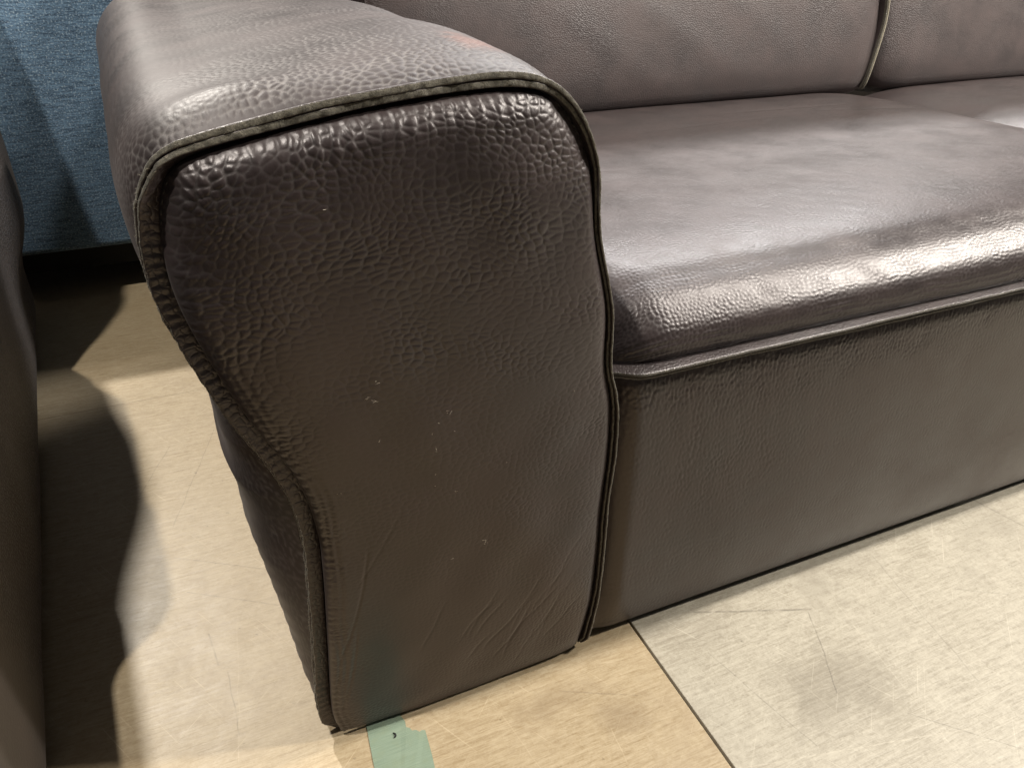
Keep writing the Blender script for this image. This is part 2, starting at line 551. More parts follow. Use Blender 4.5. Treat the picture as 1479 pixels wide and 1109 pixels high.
# green tape stuck on the board, torn at one corner
def tape():
    pts = [(-0.2395, 0.035), (-0.2422, 0.0), (-0.2440, -0.02), (-0.2462, -0.05), (-0.252, -0.16), (-0.2015, -0.165), (-0.1965, -0.09), (-0.1925, -0.055),
           (-0.1908, -0.0285), (-0.1938, -0.0272), (-0.1965, -0.0282), (-0.1990, -0.0248), (-0.2028, -0.0240), (-0.2040, -0.0205), (-0.2072, -0.0180), (-0.2062, -0.0120), (-0.2085, -0.004), (-0.2045, 0.035)]
    n = len(pts)
    V = [(x, y, 0.0003) for x, y in pts] + [(x, y, 0.0008 + 0.0004 * (i in (9, 10, 11, 12, 13, 14, 15))) for i, (x, y) in enumerate(pts)]
    F = [tuple(range(n, 2 * n))[::-1]] + [(i, (i + 1) % n, n + (i + 1) % n, n + i) for i in range(n)]
    o = link('floor_tape', mesh('tape', V, F, smooth=False), M_tape)
    o['label'] = 'torn strip of green masking tape stuck to the plywood under the sofa arm'
    o['category'] = 'tape'
tape()
def crumb():
    q = catmull([(-0.2205, -0.0195), (-0.2190, -0.0215), (-0.2193, -0.0240), (-0.2210, -0.0250)], 9)
    V, F = [], []
    for i, (x, y) in enumerate(q):
        rr = 0.0004 + 0.0006 * math.sin(math.pi * (i + .5) / 9)
        for a in range(5):
            V.append((x + rr * math.cos(a * 1.257), y + rr * .4 * math.sin(a * 1.257), 0.0016 + rr * math.sin(a * 1.257)))
    F = gridfaces(9, 5, closev=True)
    o = link('debris_crumb', mesh('crumb', V, F), M_black)
    o['label'] = 'tiny black crumb lying on the green tape'
    o['category'] = 'crumb'
crumb()

# ------------------------------------------------------------------ the sofa
sofa = empty('leather_sofa', (0.9, 0.45, 0), 'big dark brown leather sofa with raw cut seams and a bulging armrest', 'sofa')
OUT = [(-.279, .004), (-.2835, .030), (-.283, .060), (-.277, .134), (-.271, .215), (-.2705, .262), (-.279, .312), (-.304, .374), (-.3225, .433), (-.331, .477), (-.3295, .516),
       (-.322, .541), (-.309, .5575), (-.288, .566), (-.249, .574), (-.200, .582), (-.139, .5885), (-.092, .590), (-.062, .583), (-.040, .563), (-.0235, .528), (-.0165, .476),
       (-.006, .435), (0.000, .404), (.003, .358), (.011, .325), (.0140, .295), (.0150, .25), (.0135, .204), (.0135, .15), (.0125, .082), (.006, .035), (.000, .006)]
NS = 900
outl = catmull(OUT, NS)
tan = np.gradient(outl, axis=0)
tan = smooth1(tan, 60)
tan /= np.linalg.norm(tan, axis=1)[:, None]
nor = np.stack([-tan[:, 1], tan[:, 0]], 1)          # outward (path runs clockwise seen from the front)
sl = np.linspace(0, 1, NS)
arc = np.r_[0, np.cumsum(np.linalg.norm(np.diff(outl, axis=0), axis=1))]
LT = arc[-1]
iTL = int(np.argmin(((outl - np.array([-.316, .55]))**2).sum(1)))
iTR = int(np.argmin(((outl - np.array([-.050, .573]))**2).sum(1)))
aTL, aTR = arc[iTL], arc[iTR]
wl = 1 - sstep(aTL - 0.055, aTL + 0.06, arc)          # 1 on the outer (left) side
wr = sstep(aTR - 0.05, aTR + 0.05, arc)               # 1 on the inner (right) side
wt = 1 - wl - wr
delta = 0.0125 * wl + 0.0105 * wt + 0.0075 * wr
root = outl - nor * delta[:, None]
root = np.stack([smooth1(root[:, 0], 12), smooth1(root[:, 1], 12)], 1)

# --- armrest front panel: Coons patch inside the root curve, pillowed towards the front
def panel():
    nu, nv = 440, 760
    lft = resample(root[:iTL + 1], nv)
    top = resample(root[iTL:iTR + 1], nu)
    rgt = resample(root[iTR:][::-1], nv)
    bot = np.stack([np.linspace(lft[0, 0], rgt[0, 0], nu), np.linspace(lft[0, 1], rgt[0, 1], nu)], 1)
    bot[:, 1] -= 0.005 * np.sin(np.linspace(0, math.pi, nu))
    u = np.linspace(0, 1, nu)[:, None, None]
    v = np.linspace(0, 1, nv)[None, :, None]
    P = (1 - u) * lft[None] + u * rgt[None] + (1 - v) * bot[:, None] + v * top[:, None] \
        - ((1 - u) * (1 - v) * lft[0] + u * (1 - v) * rgt[0] + (1 - u) * v * lft[-1] + u * v * rgt[-1])
    Q = P.reshape(-1, 2)
    x, z = Q[:, 0], Q[:, 1]
    dL = polydist(Q, root[:iTL + 1:4])
    dT = polydist(Q, root[iTL - 30:iTR + 30:4])
    dR = polydist(Q, root[iTR::4])
    dB = np.abs(z - np.interp(x, bot[:, 0], bot[:, 1]))
    dE = np.minimum(np.minimum(dL, dT), dR)
    q = lambda t, e=0.5: (1 - (1 - np.clip(t, 0, 1))**2)**e
    fT = 0.48 * q(dT / 0.085) + 0.52 * q(dT / 0.018)
    fL = 0.70 * q(dL / 0.011) + 0.30 * q(dL / 0.06, 0.8)
    fR = 0.45 * q(dR / 0.012) + 0.55 * q(dR / 0.085)
    fB = 0.55 + 0.45 * q(dB / 0.03)
    B = np.interp(z, [0, .12, .3, .45, .6], [.008, .011, .014, .019, .024])
    y0 = 0.0055 - 0.0060 * np.exp(-(dL / .022)**2) * sstep(.53, .45, z)
    y = y0 - (B + y0) * fT * fL * fR * fB
    # sagging hide: broad soft undulation plus stretched folds
    y = y + 0.0011 * wob(x, z, 28, 3) * q(dE / 0.05) + 0.0005 * wob(x, z, 75, 4) * q(dE / 0.02)
    # puckers beside the outer seam
    s = np.full(len(Q), 0.0)
    nearm = np.where(dE < 0.05)[0]
    for i in range(0, len(nearm), 8000):
        m = nearm[i:i + 8000]
        dd = ((Q[m][:, None, :] - root[None, ::2, :])**2).sum(2)
        ii = np.argmin(dd, 1) * 2
        s[m] = arc[ii] + ((Q[m] - root[ii]) * tan[ii]).sum(1)
    pk = np.sin(s * 2 * math.pi / 0.0076 + 2.6 * wob(s * 1, s * 0, 60, 11)) * (0.65 + 0.45 * wob(s, 0 * s, 90, 14))
    amp = np.interp(s, arc, 0.00032 * wl + 0.0005 * wt + 0.0002 * wr)
    y = y - amp * pk * np.exp(-(dE / 0.0085)**2) * (1 - np.exp(-(dE / 0.0015)**2))
    # secondary gathered ridges running inwards from the seam
    pk2 = np.sin(s * 2 * math.pi / 0.0118 + 3 * wob(s, s * 0, 40, 12) + dE * 60) * (0.6 + 0.5 * wob(s, dE, 70, 15))
    y = y - (0.00008 + 0.00035 * sstep(.40, .52, z)) * pk2 * np.exp(-((dE - 0.012) / 0.011)**2) * np.interp(s, arc, wl + 0.8 * wt + .2 * wr)
    # a line of gathered folds parallel to the lower outer seam
    for off, a, wd in ((0.0075, 0.0012, 0.0016), (0.0125, 0.0009, 0.002)):
        ww = np.interp(s, arc, wl) * sstep(.46, .36, z)
        y = y + a * ww * np.exp(-((dL - off - 0.0022 * wob(s, s * 0, 70, 21))**2) / (2 * wd**2))
    # long diagonal creases in the lower half
    g = np.random.default_rng(5)
    for i in range(18):
        x0 = g.uniform(-0.20, -0.055)
        z0 = g.uniform(0.02, 0.10)
        L = g.uniform(0.05, 0.13)
        ang = g.uniform(0.80, 1.12)
        ux, uz = math.cos(ang), math.sin(ang)
        al = (x - x0) * ux + (z - z0) * uz
        ac = -(x - x0) * uz + (z - z0) * ux + 1.2 * (al - L / 2)**2 + 0.001 * np.sin(al * 120 + i)
        y = y + g.uniform(.00015, .00042) * np.exp(-(ac / 0.0016)**2) * sstep(0, .02, al) * sstep(L, L - .03, al)
    for (x0, z0, L, ang, am) in ((-.255, .10, .15, 1.30, .0006), (-.262, .03, .13, 1.35, .0005), (-.235, .19, .10, 1.05, .0003)):
        ux, uz = math.cos(ang), math.sin(ang)
        al = (x - x0) * ux + (z - z0) * uz
        ac = -(x - x0) * uz + (z - z0) * ux - 1.0 * (al - L / 2)**2
        y = y + am * np.exp(-(ac / 0.0014)**2) * sstep(0, .02, al) * sstep(L, L - .03, al)
    # grain coordinates in cells: big pebbles near the top, finer below
    zz = np.linspace(-0.05, 0.65, 400)
    dens = np.interp(zz, [0, .15, .30, .42, .50, .56, .62], [275, 265, 235, 200, 190, 198, 208])
    cum = np.r_[0, np.cumsum(0.5 * (dens[1:] + dens[:-1]) * np.diff(zz))]
    hd = np.interp(z, [0, .12, .28, .40, .47, .53, .60], [215, 200, 162, 124, 122, 150, 176])
    gx = (x + 0.15) * hd
    gy = np.interp(z, zz, cum)
    # vertical pebbles under the top seam
    gr = np.stack([gx, gy, 0 * gx], 1)
    ga = np.interp(z, [0, .10, .22, .34, .44, .54, .60], [.46, .42, .42, .52, .68, 1.05, 1.3])
    ga = ga * (1 - 0.55 * np.exp(-(((x + .19) / .07)**2 + ((z - .13) / .09)**2)))
    ga = ga * (1 - 0.70 * np.exp(-(((x + .225) / .06)**2 + ((z - .35) / .045)**2)))
    ga = ga + 0.35 * np.exp(-(dL / .03)**2) * (z < .6) + 0.16 * np.exp(-(dR / .05)**2)
    ga = np.clip(ga * (1 + 0.25 * wob(x, z, 45, 9)), 0.08, 1.6)
    edge = sstep(0.0, 0.006, dE)
    h, cr = grain(gx, gy, ga * edge, 17)
    V0 = np.stack([x, y, z], 1)
    # push the relief along the local normal of the pillowed surface
    G = V0.reshape(nu, nv, 3)
    n = np.cross(np.gradient(G, axis=1), np.gradient(G, axis=0)).reshape(-1, 3)
    n /= np.linalg.norm(n, axis=1)[:, None] + 1e-12
    n *= np.sign(-n[:, 1:2] + 1e-9)
    V = V0 + n * (h * 0.00046)[:, None]
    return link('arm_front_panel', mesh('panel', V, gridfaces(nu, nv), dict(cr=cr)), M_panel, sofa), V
pan, panV = panel()
pan['label'] = 'pebbled dark leather front panel of the armrest'

fth = 0.55 * wl + 1.15 * wt + 0.55 * wr
# --- seam flange: two thick layers of hide with cut edges
def flange(name, t0, t1, Lfun, mats, seed, pucker=0.0):
    phi = np.radians(76 * wl + 10 * wt - 4 * wr)
    phi = smooth1(phi, 40)
    T = np.stack([np.cos(phi) * nor[:, 0], np.sin(phi), np.cos(phi) * nor[:, 1]], 1)
    D = np.stack([np.sin(phi) * nor[:, 0], -np.cos(phi), np.sin(phi) * nor[:, 1]], 1)
    base = np.stack([root[:, 0], 0 * arc + 0.0052, root[:, 1]], 1)
    L = Lfun + 0.0005 * wob(arc, 0 * arc, 160, seed) + 0.00035 * wob(arc, 0 * arc, 600, seed + 1)
    # end rounding at the two lower ends
    L = L * np.clip(0.15 + sstep(-0.004, 0.026, arc)**.6, 0, 1) * np.clip(0.15 + sstep(-0.004, 0.022, LT - arc)**.6, 0, 1)
    wav = 0.0007 * wob(arc, 0 * arc, 45, seed + 2)
    pk = pucker * np.sin(arc * 2 * math.pi / 0.0076 + 2.6 * wob(arc, 0 * arc, 60, 11)) * (0.6 + 0.5 * wob(arc, 0 * arc, 90, 14)) * wl
    th = (t1 - t0) * fth
    t0 = t0 * fth
    # section: (length fraction, thickness fraction)
    sec = [(0, 0), (.2, 0), (.4, 0), (.6, 0), (.8, 0), (.93, 0.0), (.985, .10), (1.0, .25), (1.012, .5), (1.0, .75), (.985, .90), (.93, 1), (.6, 1), (.3, 1), (0, 1)]
    rows = []
    for (a, b) in sec:
        bump = pk * (math.sin(math.pi * min(1, a * 0.9 + 0.05))) * (1 if b < .5 else .3)
        jit = 0.00018 * wob(arc, 0 * arc + b * .01, 1500, seed + 5 + int(b * 9)) if a > .9 else 0
        off = t0 + b * th + wav * a - bump
        rows.append(base + T * off[:, None] + D * (L * a + jit)[:, None])
    P = np.stack(rows, 1)
    nr = len(sec)
    F = gridfaces(NS, nr, flip=False)
    col = np.tile(np.arange(nr - 1), NS - 1)
    mi = np.where((col >= 6) & (col <= 9), 1, 0)
    V = P.reshape(-1, 3)
    gr = np.stack([np.repeat(arc, nr) * 190, np.tile([a * 2.2 for a, b in sec], NS), np.zeros(len(V))], 1)
    o = link(name, mesh(name, V, F, dict(gr=gr, ga=np.full(len(V), .32)), midx=mi), mats, sofa)
    return o, P
fl_in, PIN = flange('seam_edge_inner', 0.0000, 0.0040, 0.0120 * wl + 0.0092 * wt + 0.0095 * wr, [M_welt, M_suede], 31, 0.0006)
fl_out, POUT = flange('seam_edge_outer', 0.0042, 0.0082, 0.0126 * wl + 0.0098 * wt + 0.0125 * wr, [M_welt, M_suede], 51, 0.0002)
fl_in['label'] = 'inner hide layer of the raw armrest seam'
fl_out['label'] = 'outer hide layer of the raw armrest seam with olive cut edge'

# --- armrest cover behind the seam: bulges out from the pinched seam and runs back
def cover():
    ys = np.r_[np.linspace(0.0, 0.30, 300), np.linspace(0.3025, 0.95, 190)]
    sa = np.r_[np.arange(0, aTL - .22, .003), np.arange(aTL - .22, aTR + .07, .00105), np.arange(aTR + .07, LT - .0005, .003), LT]
    def at(v):
        return np.interp(sa, arc, v)
    Y = ys[None, :]
    S = sa[:, None] + 0 * Y
    zz = at(outl[:, 1])
    wl_, wt_, wr_ = at(wl), at(wt), at(wr)
    n_ = np.stack([at(nor[:, 0]), at(nor[:, 1])], 1)
    n_ /= np.linalg.norm(n_, axis=1)[:, None]
    Al = np.interp(zz, [0, .05, .10, .20, .29, .34, .39, .45, .50, .56], [.010, .018, .028, .050, .056, .040, .016, .012, .017, .024])
    kk = np.exp(-((sa - aTR) / .06)**2)
    A = (Al * wl_ + 0.016 * wt_ + 0.012 * wr_ - 0.005 * kk)[:, None]
    off = A * (0.55 * (1 - np.exp(-Y / 0.018)) + 0.45 * (1 - np.exp(-Y / 0.055)))
    off = off + (0.055 * wl_ * sstep(.36, .46, zz))[:, None] * Y
    off = off + 0.0010 * wob(S, Y, 22, 71) * sstep(0, .10, Y)
    # a swelling just behind the top seam at the outer corner
    off = off + 0.006 * np.exp(-((S - aTL - .060) / .045)**2 - ((Y - .028) / .022)**2)
    # stretch folds on the lower outer side
    fold = np.sin((S * 1.0 + Y * 0.55) * 2 * math.pi / 0.021 + 2 * wob(S, Y, 18, 72))
    off = off + 0.0005 * fold * (.5 + .6 * wob(S, Y, 30, 77)) * wl_[:, None] * sstep(.33, .20, zz)[:, None] * np.exp(-(Y / 0.14)**2) * sstep(.01, .04, Y)
    dn = np.interp(sa, [0, aTL, .5 * (aTL + aTR), aTR, LT], [210, 205, 160, 150, 200])
    gx = np.r_[0, np.cumsum(.5 * (dn[1:] + dn[:-1]) * np.diff(sa))][:, None] + 0 * Y
    gy = np.interp(Y, [0, .1, .3, .95], [0, 17, 58, 190]) + 0 * S
    mid = np.exp(-((S - aTR + .09) / .12)**2) * np.exp(-(Y / .25)**2)
    ga = (0.28 + 0.85 * mid + 0.45 * np.exp(-(Y / .035)**2)) * (1 + .3 * wob(S, Y, 30, 75))
    ga = np.clip(ga, .1, 1.5) * sstep(0, .006, Y)
    h, cr = grain(gx, gy, ga, 23)
    off = off + h * 0.00045
    base = np.stack([at(root[:, 0]), at(root[:, 1])], 1) + n_ * (0.0082 * at(fth) - 0.0011)[:, None]
    x = base[:, 0][:, None] + n_[:, 0][:, None] * off
    z = base[:, 1][:, None] + n_[:, 1][:, None] * off
    z = np.maximum(z, 0.007)
    yy = 0.0052 + Y + 0 * S
    V = np.stack([x, yy, z], -1).reshape(-1, 3)
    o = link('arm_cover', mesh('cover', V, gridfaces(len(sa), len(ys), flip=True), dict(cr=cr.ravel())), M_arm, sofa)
    o['label'] = 'smooth worn leather wrapped over the armrest'
    rim = V.reshape(len(sa), len(ys), 3)[::6, -1]
    Vb = np.vstack([rim, [[-.15, .955, .3]]])
    link('arm_back', mesh('arm_back', Vb, [(q, len(rim), q + 1) for q in range(len(rim) - 1)]), M_black, sofa)
    return o
cover()

# --- stitching beside the outer seam
def stitches():
    V, F = [], []
    def cap(p, q, rad, n=5):
        p, q = np.array(p), np.array(q)
        d = q - p
        L = np.linalg.norm(d)
        d = d / L
        a = np.cross(d, (0, 1, 0))
        a /= np.linalg.norm(a)
        b = np.cross(d, a)
        b0 = len(V)
        for t, rr in ((0, .3), (.12, .9), (.5, 1), (.88, .9), (1, .3)):
            for i in range(n):
                th = 2 * math.pi * i / n
                V.append(tuple(p + d * L * t + rad * rr * (math.cos(th) * a + math.sin(th) * b)))
        for j in range(4):
            for i in range(n):
                F.append((b0 + j * n + i, b0 + j * n + (i + 1) % n, b0 + (j + 1) * n + (i + 1) % n, b0 + (j + 1) * n + i))
    s = 0.02
    while s < LT - 0.02:
        i0 = int(np.searchsorted(arc, s))
        i1 = int(np.searchsorted(arc, s + 0.0042))
        for_off = 0.0012
        p = (root[i0, 0] - nor[i0, 0] * for_off, 0.0028, root[i0, 1] - nor[i0, 1] * for_off)
        q = (root[i1, 0] - nor[i1, 0] * for_off, 0.0028, root[i1, 1] - nor[i1, 1] * for_off)
        cap(p, q, 0.0006)
        s += 0.0072
    link('stitching', mesh('stitches', V, F), M_thread, sofa, kind='stuff')
stitches()

def tri_hair(V, F, p, d, L, wdt):
    p = np.array(p, float)
    d = np.array(d, float)
    d /= np.linalg.norm(d)
    a = np.cross(d, rng.normal(size=3))
    a /= np.linalg.norm(a)
    b = np.cross(d, a)
    bend = rng.normal(size=3) * L * 0.35
    k = len(V)
    for t in (0, .5, 1):
        for th in (0, 2.09, 4.19):
            V.append(tuple(p + d * L * t + bend * t * t + wdt * (1.05 - t) * (math.cos(th) * a + math.sin(th) * b)))
    for j in (0, 1):
        for i in range(3):
            F.append((k + j * 3 + i, k + j * 3 + (i + 1) % 3, k + j * 3 + 3 + (i + 1) % 3, k + j * 3 + 3 + i))

def fibres():
    V, F = [], []
    for PP, cnt in ((PIN, 520), (POUT, 420)):
        for _ in range(cnt):
            s = rng.uniform(0.01, aTL) if rng.random() < .8 else rng.uniform(aTL, LT)
            i = int(np.searchsorted(arc, s))
            p = PP[i, rng.integers(6, 11)]
            n = np.array([nor[i, 0], -0.9, nor[i, 1]]) + rng.normal(size=3) * .7
            tri_hair(V, F, p, n, rng.uniform(.0005, .0017), 0.00010)
    link('loose_fibres', mesh('fibres', V, F), M_fibre, fl_out, kind='stuff')
fibres()

def lint():
    V, F = [], []
    pts = [(-.210, .381, 3), (-.206, .377, 4), (-.149, .355, 3), (-.157, .347, 1), (-.165, .337, 1), (-.161, .320, 2), (-.162, .297, 1), (-.162, .285, 1), (-.146, .274, 2),
           (-.038, .344, 1), (-.201, .393, 2), (-.12, .21, 2), (-.117, .205, 3), (-.15, .20, 1), (-.10, .29, 1), (-.24, .30, 2), (-.226, .52, 1), (-.205, .34, 1), (-.145, .335, 1)]
    for (x, z, n) in pts:
        i = int(np.argmin((panV[:, 0] - x)**2 + (panV[:, 2] - z)**2))
        for _ in range(n):
            p = panV[i] + np.array([rng.normal() * .0012, -0.0007, rng.normal() * .0006])
            tri_hair(V, F, p, (rng.normal(), -0.15, rng.normal() * .5), rng.uniform(.0012, .0034), 0.00022)
    link('lint', mesh('lint', V, F), M_lint, pan, kind='stuff')
lint()

# --- front rail (leather base below the seat)
def rail():
    x = np.r_[np.arange(0.008, 0.60, .0012), np.linspace(0.601, 2.05, 220)]
    z = np.linspace(0.003, 0.3385, 215)
    X, Z = np.meshgrid(x, z, indexing='ij')
    t = (Z - .011) / (.3275)
    y = 0.003 - 0.007 * (1 - (2 * t - 1)**4)
    y = y + 0.018 * (1 - sstep(0.008, 0.045, X))**1.6 * (.25 + .75 * sstep(0, .2, t))
    y = y - 0.0035 * sstep(.08, .25, X) * np.sin(math.pi * t) * 0.6
    # slack hide: soft vertical-diagonal hollows
    Sx = X + 0.35 * (Z - .17)
    y = y + 0.0032 * wob(Sx * 1.0, Z * .8, 13, 81) * np.sin(math.pi * t)**.6 + 0.0003 * wob(Sx, Z * .8, 45, 82) * np.sin(math.pi * t)
    y = y + 0.002 * (1 - sstep(0, .05, t))**2 + 0.004 * sstep(.94, 1, t)
    ga = 0.16 + 0.9 * np.exp(-((X - .10) / .13)**2) * (0.35 + .65 * sstep(.12, .25, Z)) * (1 - .4 * (Z > 3)) + 0.5 * np.exp(-((Z - .325) / .025)**2)
    ga = ga * (1 + .3 * wob(X, Z, 30, 84))
    ga = np.clip(ga * sstep(0.0, .12, Z), .04, 1.4)
    h, cr = grain((X + .25 * Z) * 250, Z * 120, ga * .55, 29)
    h2, cr2 = grain(X * 210, Z * 215, np.clip(.30 + .7 * np.exp(-((Z - .315) / .035)**2), 0, 1) * np.exp(-((X - .15) / .45)**2), 37)
    h, cr = h + .8 * h2, np.clip(cr + cr2, 0, 1)
    V = np.stack([X, y - h * .0008, Z], -1).reshape(-1, 3)
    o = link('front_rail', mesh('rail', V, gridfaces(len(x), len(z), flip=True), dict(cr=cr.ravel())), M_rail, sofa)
    o['label'] = 'flat leather base front under the seat cushions'
    # lower dust cover and glide feet
    link('underside', box_mesh('under', -0.255, 2.05, 0.02, 0.93, 0.010, 0.016), M_black, sofa)
    for (gx, gy) in ((-.125, 0.050), (-.115, 0.85), (1.0, .85), (1.0, .06)):
        V, F = [], []
        for k2, (rr, zz) in enumerate(((.009, .0), (.010, .002), (.010, .008), (.006, .010))):
            for i in range(16):
                V.append((gx + rr * math.cos(i * math.pi / 8), gy + rr * math.sin(i * math.pi / 8), zz + .0005))
        link('glide_foot', mesh('glide', V, gridfaces(4, 16, closev=True)), M_black, sofa)
rail()

# --- seat cushions
def seat(x0, x1, nm, seed, label, near):
    u_ = np.linspace(0, 1, 760 if near else 200)
    x = x0 + (x1 - x0) * (u_ - 0.06 * np.sin(2 * math.pi * u_))
    prof = catmull([(.014, .3405), (.006, .3425), (.0025, .348), (.0025, .358), (.007, .371), (.017, .3825), (.031, .3915), (.050, .3985), (.080, .4065), (.15, .410), (.30, .4085), (.50, .4055),
                    (.66, .4025), (.74, .398), (.79, .385), (.82, .35)], 2400)
    La = np.r_[0, np.cumsum(np.linalg.norm(np.diff(prof, axis=0), axis=1))]
    sw = np.r_[np.arange(0, .17, .00105), np.arange(.17, .52, .0017), np.arange(.52, La[-1], .0040)] if near else np.linspace(0, La[-1], 160)
    prof = np.stack([np.interp(sw, La, prof[:, 0]), np.interp(sw, La, prof[:, 1])], 1)
    sa = np.r_[0, np.cumsum(np.linalg.norm(np.diff(prof, axis=0), axis=1))]
    tp = np.gradient(prof, axis=0)
    tp /= np.linalg.norm(tp, axis=1)[:, None]
    npf = np.stack([-tp[:, 1], tp[:, 0]], 1)   # outward: up / forward
    X, S = np.meshgrid(x, sa, indexing='ij')
    off = 0.0
    # the two shallow rolls along the front
    c1 = 0.052 + 0.018 * sstep(.05, .7, X)
    off = off - 0.0008 * np.exp(-((S - c1 - .0015 * wob(X, 0 * X, 9, seed + 4)) / .012)**2)
    off = off + 0.0005 * np.exp(-((S - c1 - .026) / .018)**2) + 0.0004 * np.exp(-((S - c1 + .024) / .014)**2)
    off = off + 0.0016 * wob(X * .8, S, 9, seed) * sstep(.08, .25, S) + 0.00022 * wob(X * .5, S * 1.6, 42, seed + 1) * sstep(.10, .3, S)
    # puckers above the front seam
    off = off + 0.0004 * np.sin(S * 2 * math.pi / .0068 + 3.5 * wob(X, S, 55, seed + 7)) * (.5 + .6 * wob(X, S, 60, seed + 8)) * np.exp(-((S - .022) / .014)**2)
    # creases fanning out from the arm
    for (cx, cs, L, ang, am) in ((.12, .42, .16, -.15, .0016), (.10, .36, .12, .1, .0012), (.16, .52, .22, .08, .0012), (.5, .6, .3, .05, .001), (.72, .66, .25, -.05, .0018), (.85, .60, .2, -.25, .0015)):
        a, b = X - x0 - cx, S - cs
        al, ac = a * math.cos(ang) + b * math.sin(ang), -a * math.sin(ang) + b * math.cos(ang)
        off = off - .5 * am * np.exp(-(ac / .007)**2 - (al / (L / 2))**2)
    eL = np.clip((X - x0) / (.065 if near else .20), 0, 1)
    eR = np.clip((x1 - X) / .15, 0, 1)
    drop = (0.050 * (1 - np.sqrt(1 - (1 - eL)**2)) if near else 0.020 * (1 - eL)**2.5) + 0.020 * (1 - eR)**2.5
    Yp = np.interp(S, sa, prof[:, 0]) + np.interp(S, sa, npf[:, 0]) * off
    Zp = np.interp(S, sa, prof[:, 1]) + np.interp(S, sa, npf[:, 1]) * off
    w_ = sstep(.0, .06, S)
    Zp = Zp - drop * w_
    Yp = Yp + 0.6 * drop * (1 - sstep(.03, .09, S)) * sstep(.0, .02, S)
    ga = (0.40 + 0.45 * np.exp(-((S - .05) / .05)**2) + 0.30 * np.exp(-((S - .16) / .12)**2)) * (1 - .7 * sstep(.42, .55, S))
    ga = ga * (1 + .2 * wob(X, S, 25, seed + 3))
    ga = np.clip(ga, .05, 1.5) * sstep(0, .006, S)
    h, cr = grain((X - x0) * 215, S * 225, ga, seed + 50)
    if near:
        Yp = Yp + np.interp(S, sa, npf[:, 0]) * h * .00042
        Zp = Zp + np.interp(S, sa, npf[:, 1]) * h * .00042
    V = np.stack([X, Yp, Zp], -1).reshape(-1, 3)
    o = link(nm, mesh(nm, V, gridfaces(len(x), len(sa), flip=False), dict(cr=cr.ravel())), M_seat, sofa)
    o['label'] = label
seat(0.002, 1.035, 'seat_cushion', 101, 'grey-brown leather seat cushion beside the armrest', True)
seat(1.032, 2.06, 'seat_cushion', 131, 'farther leather seat cushion at the right', False)

# --- cut seam edge along the seat front (upper layer shiny grain side, lower layer in shade)
def seat_edge():
    x = np.linspace(0.006, 2.05, 900)
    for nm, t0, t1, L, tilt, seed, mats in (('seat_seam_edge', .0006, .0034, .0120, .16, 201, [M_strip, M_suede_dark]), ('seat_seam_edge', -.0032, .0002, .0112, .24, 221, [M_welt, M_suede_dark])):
        sec = [(-.3, 1), (.3, 1), (.7, 1), (.92, .98), (1, .8), (1.01, .5), (1, .2), (.95, 0.02), (.5, 0), (0, 0)]
        rows = []
        zb = 0.3405 + 0.0010 * wob(x, 0 * x, 14, 9) + 0.0012 * np.exp(-(x / .03)**2)
        yb = 0.004 + 0.014 * (1 - sstep(0.0, .04, x))**1.5
        LL = L + .0004 * wob(x, 0 * x, 130, seed)
        tl = tilt + .10 * wob(x, 0 * x, 22, seed + 1)
        for a, b in sec:
            th = t0 + (t1 - t0) * b
            rows.append(np.stack([x, yb - LL * a * np.cos(tl) - th * np.sin(tl), zb - LL * a * np.sin(tl) + th * np.cos(tl)], 1))
        P = np.stack(rows, 1)
        nr = len(sec)
        V = P.reshape(-1, 3)
        col = np.tile(np.arange(nr - 1), len(x) - 1)
        mi = np.where((col >= 3) & (col <= 6), 1, 0)
        gr = np.stack([np.repeat(x, nr) * 330, np.tile([a * 3.2 for a, b in sec], len(x)), np.zeros(len(V))], 1)
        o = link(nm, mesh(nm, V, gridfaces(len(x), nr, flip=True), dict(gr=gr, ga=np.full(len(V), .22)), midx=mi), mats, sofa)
seat_edge()

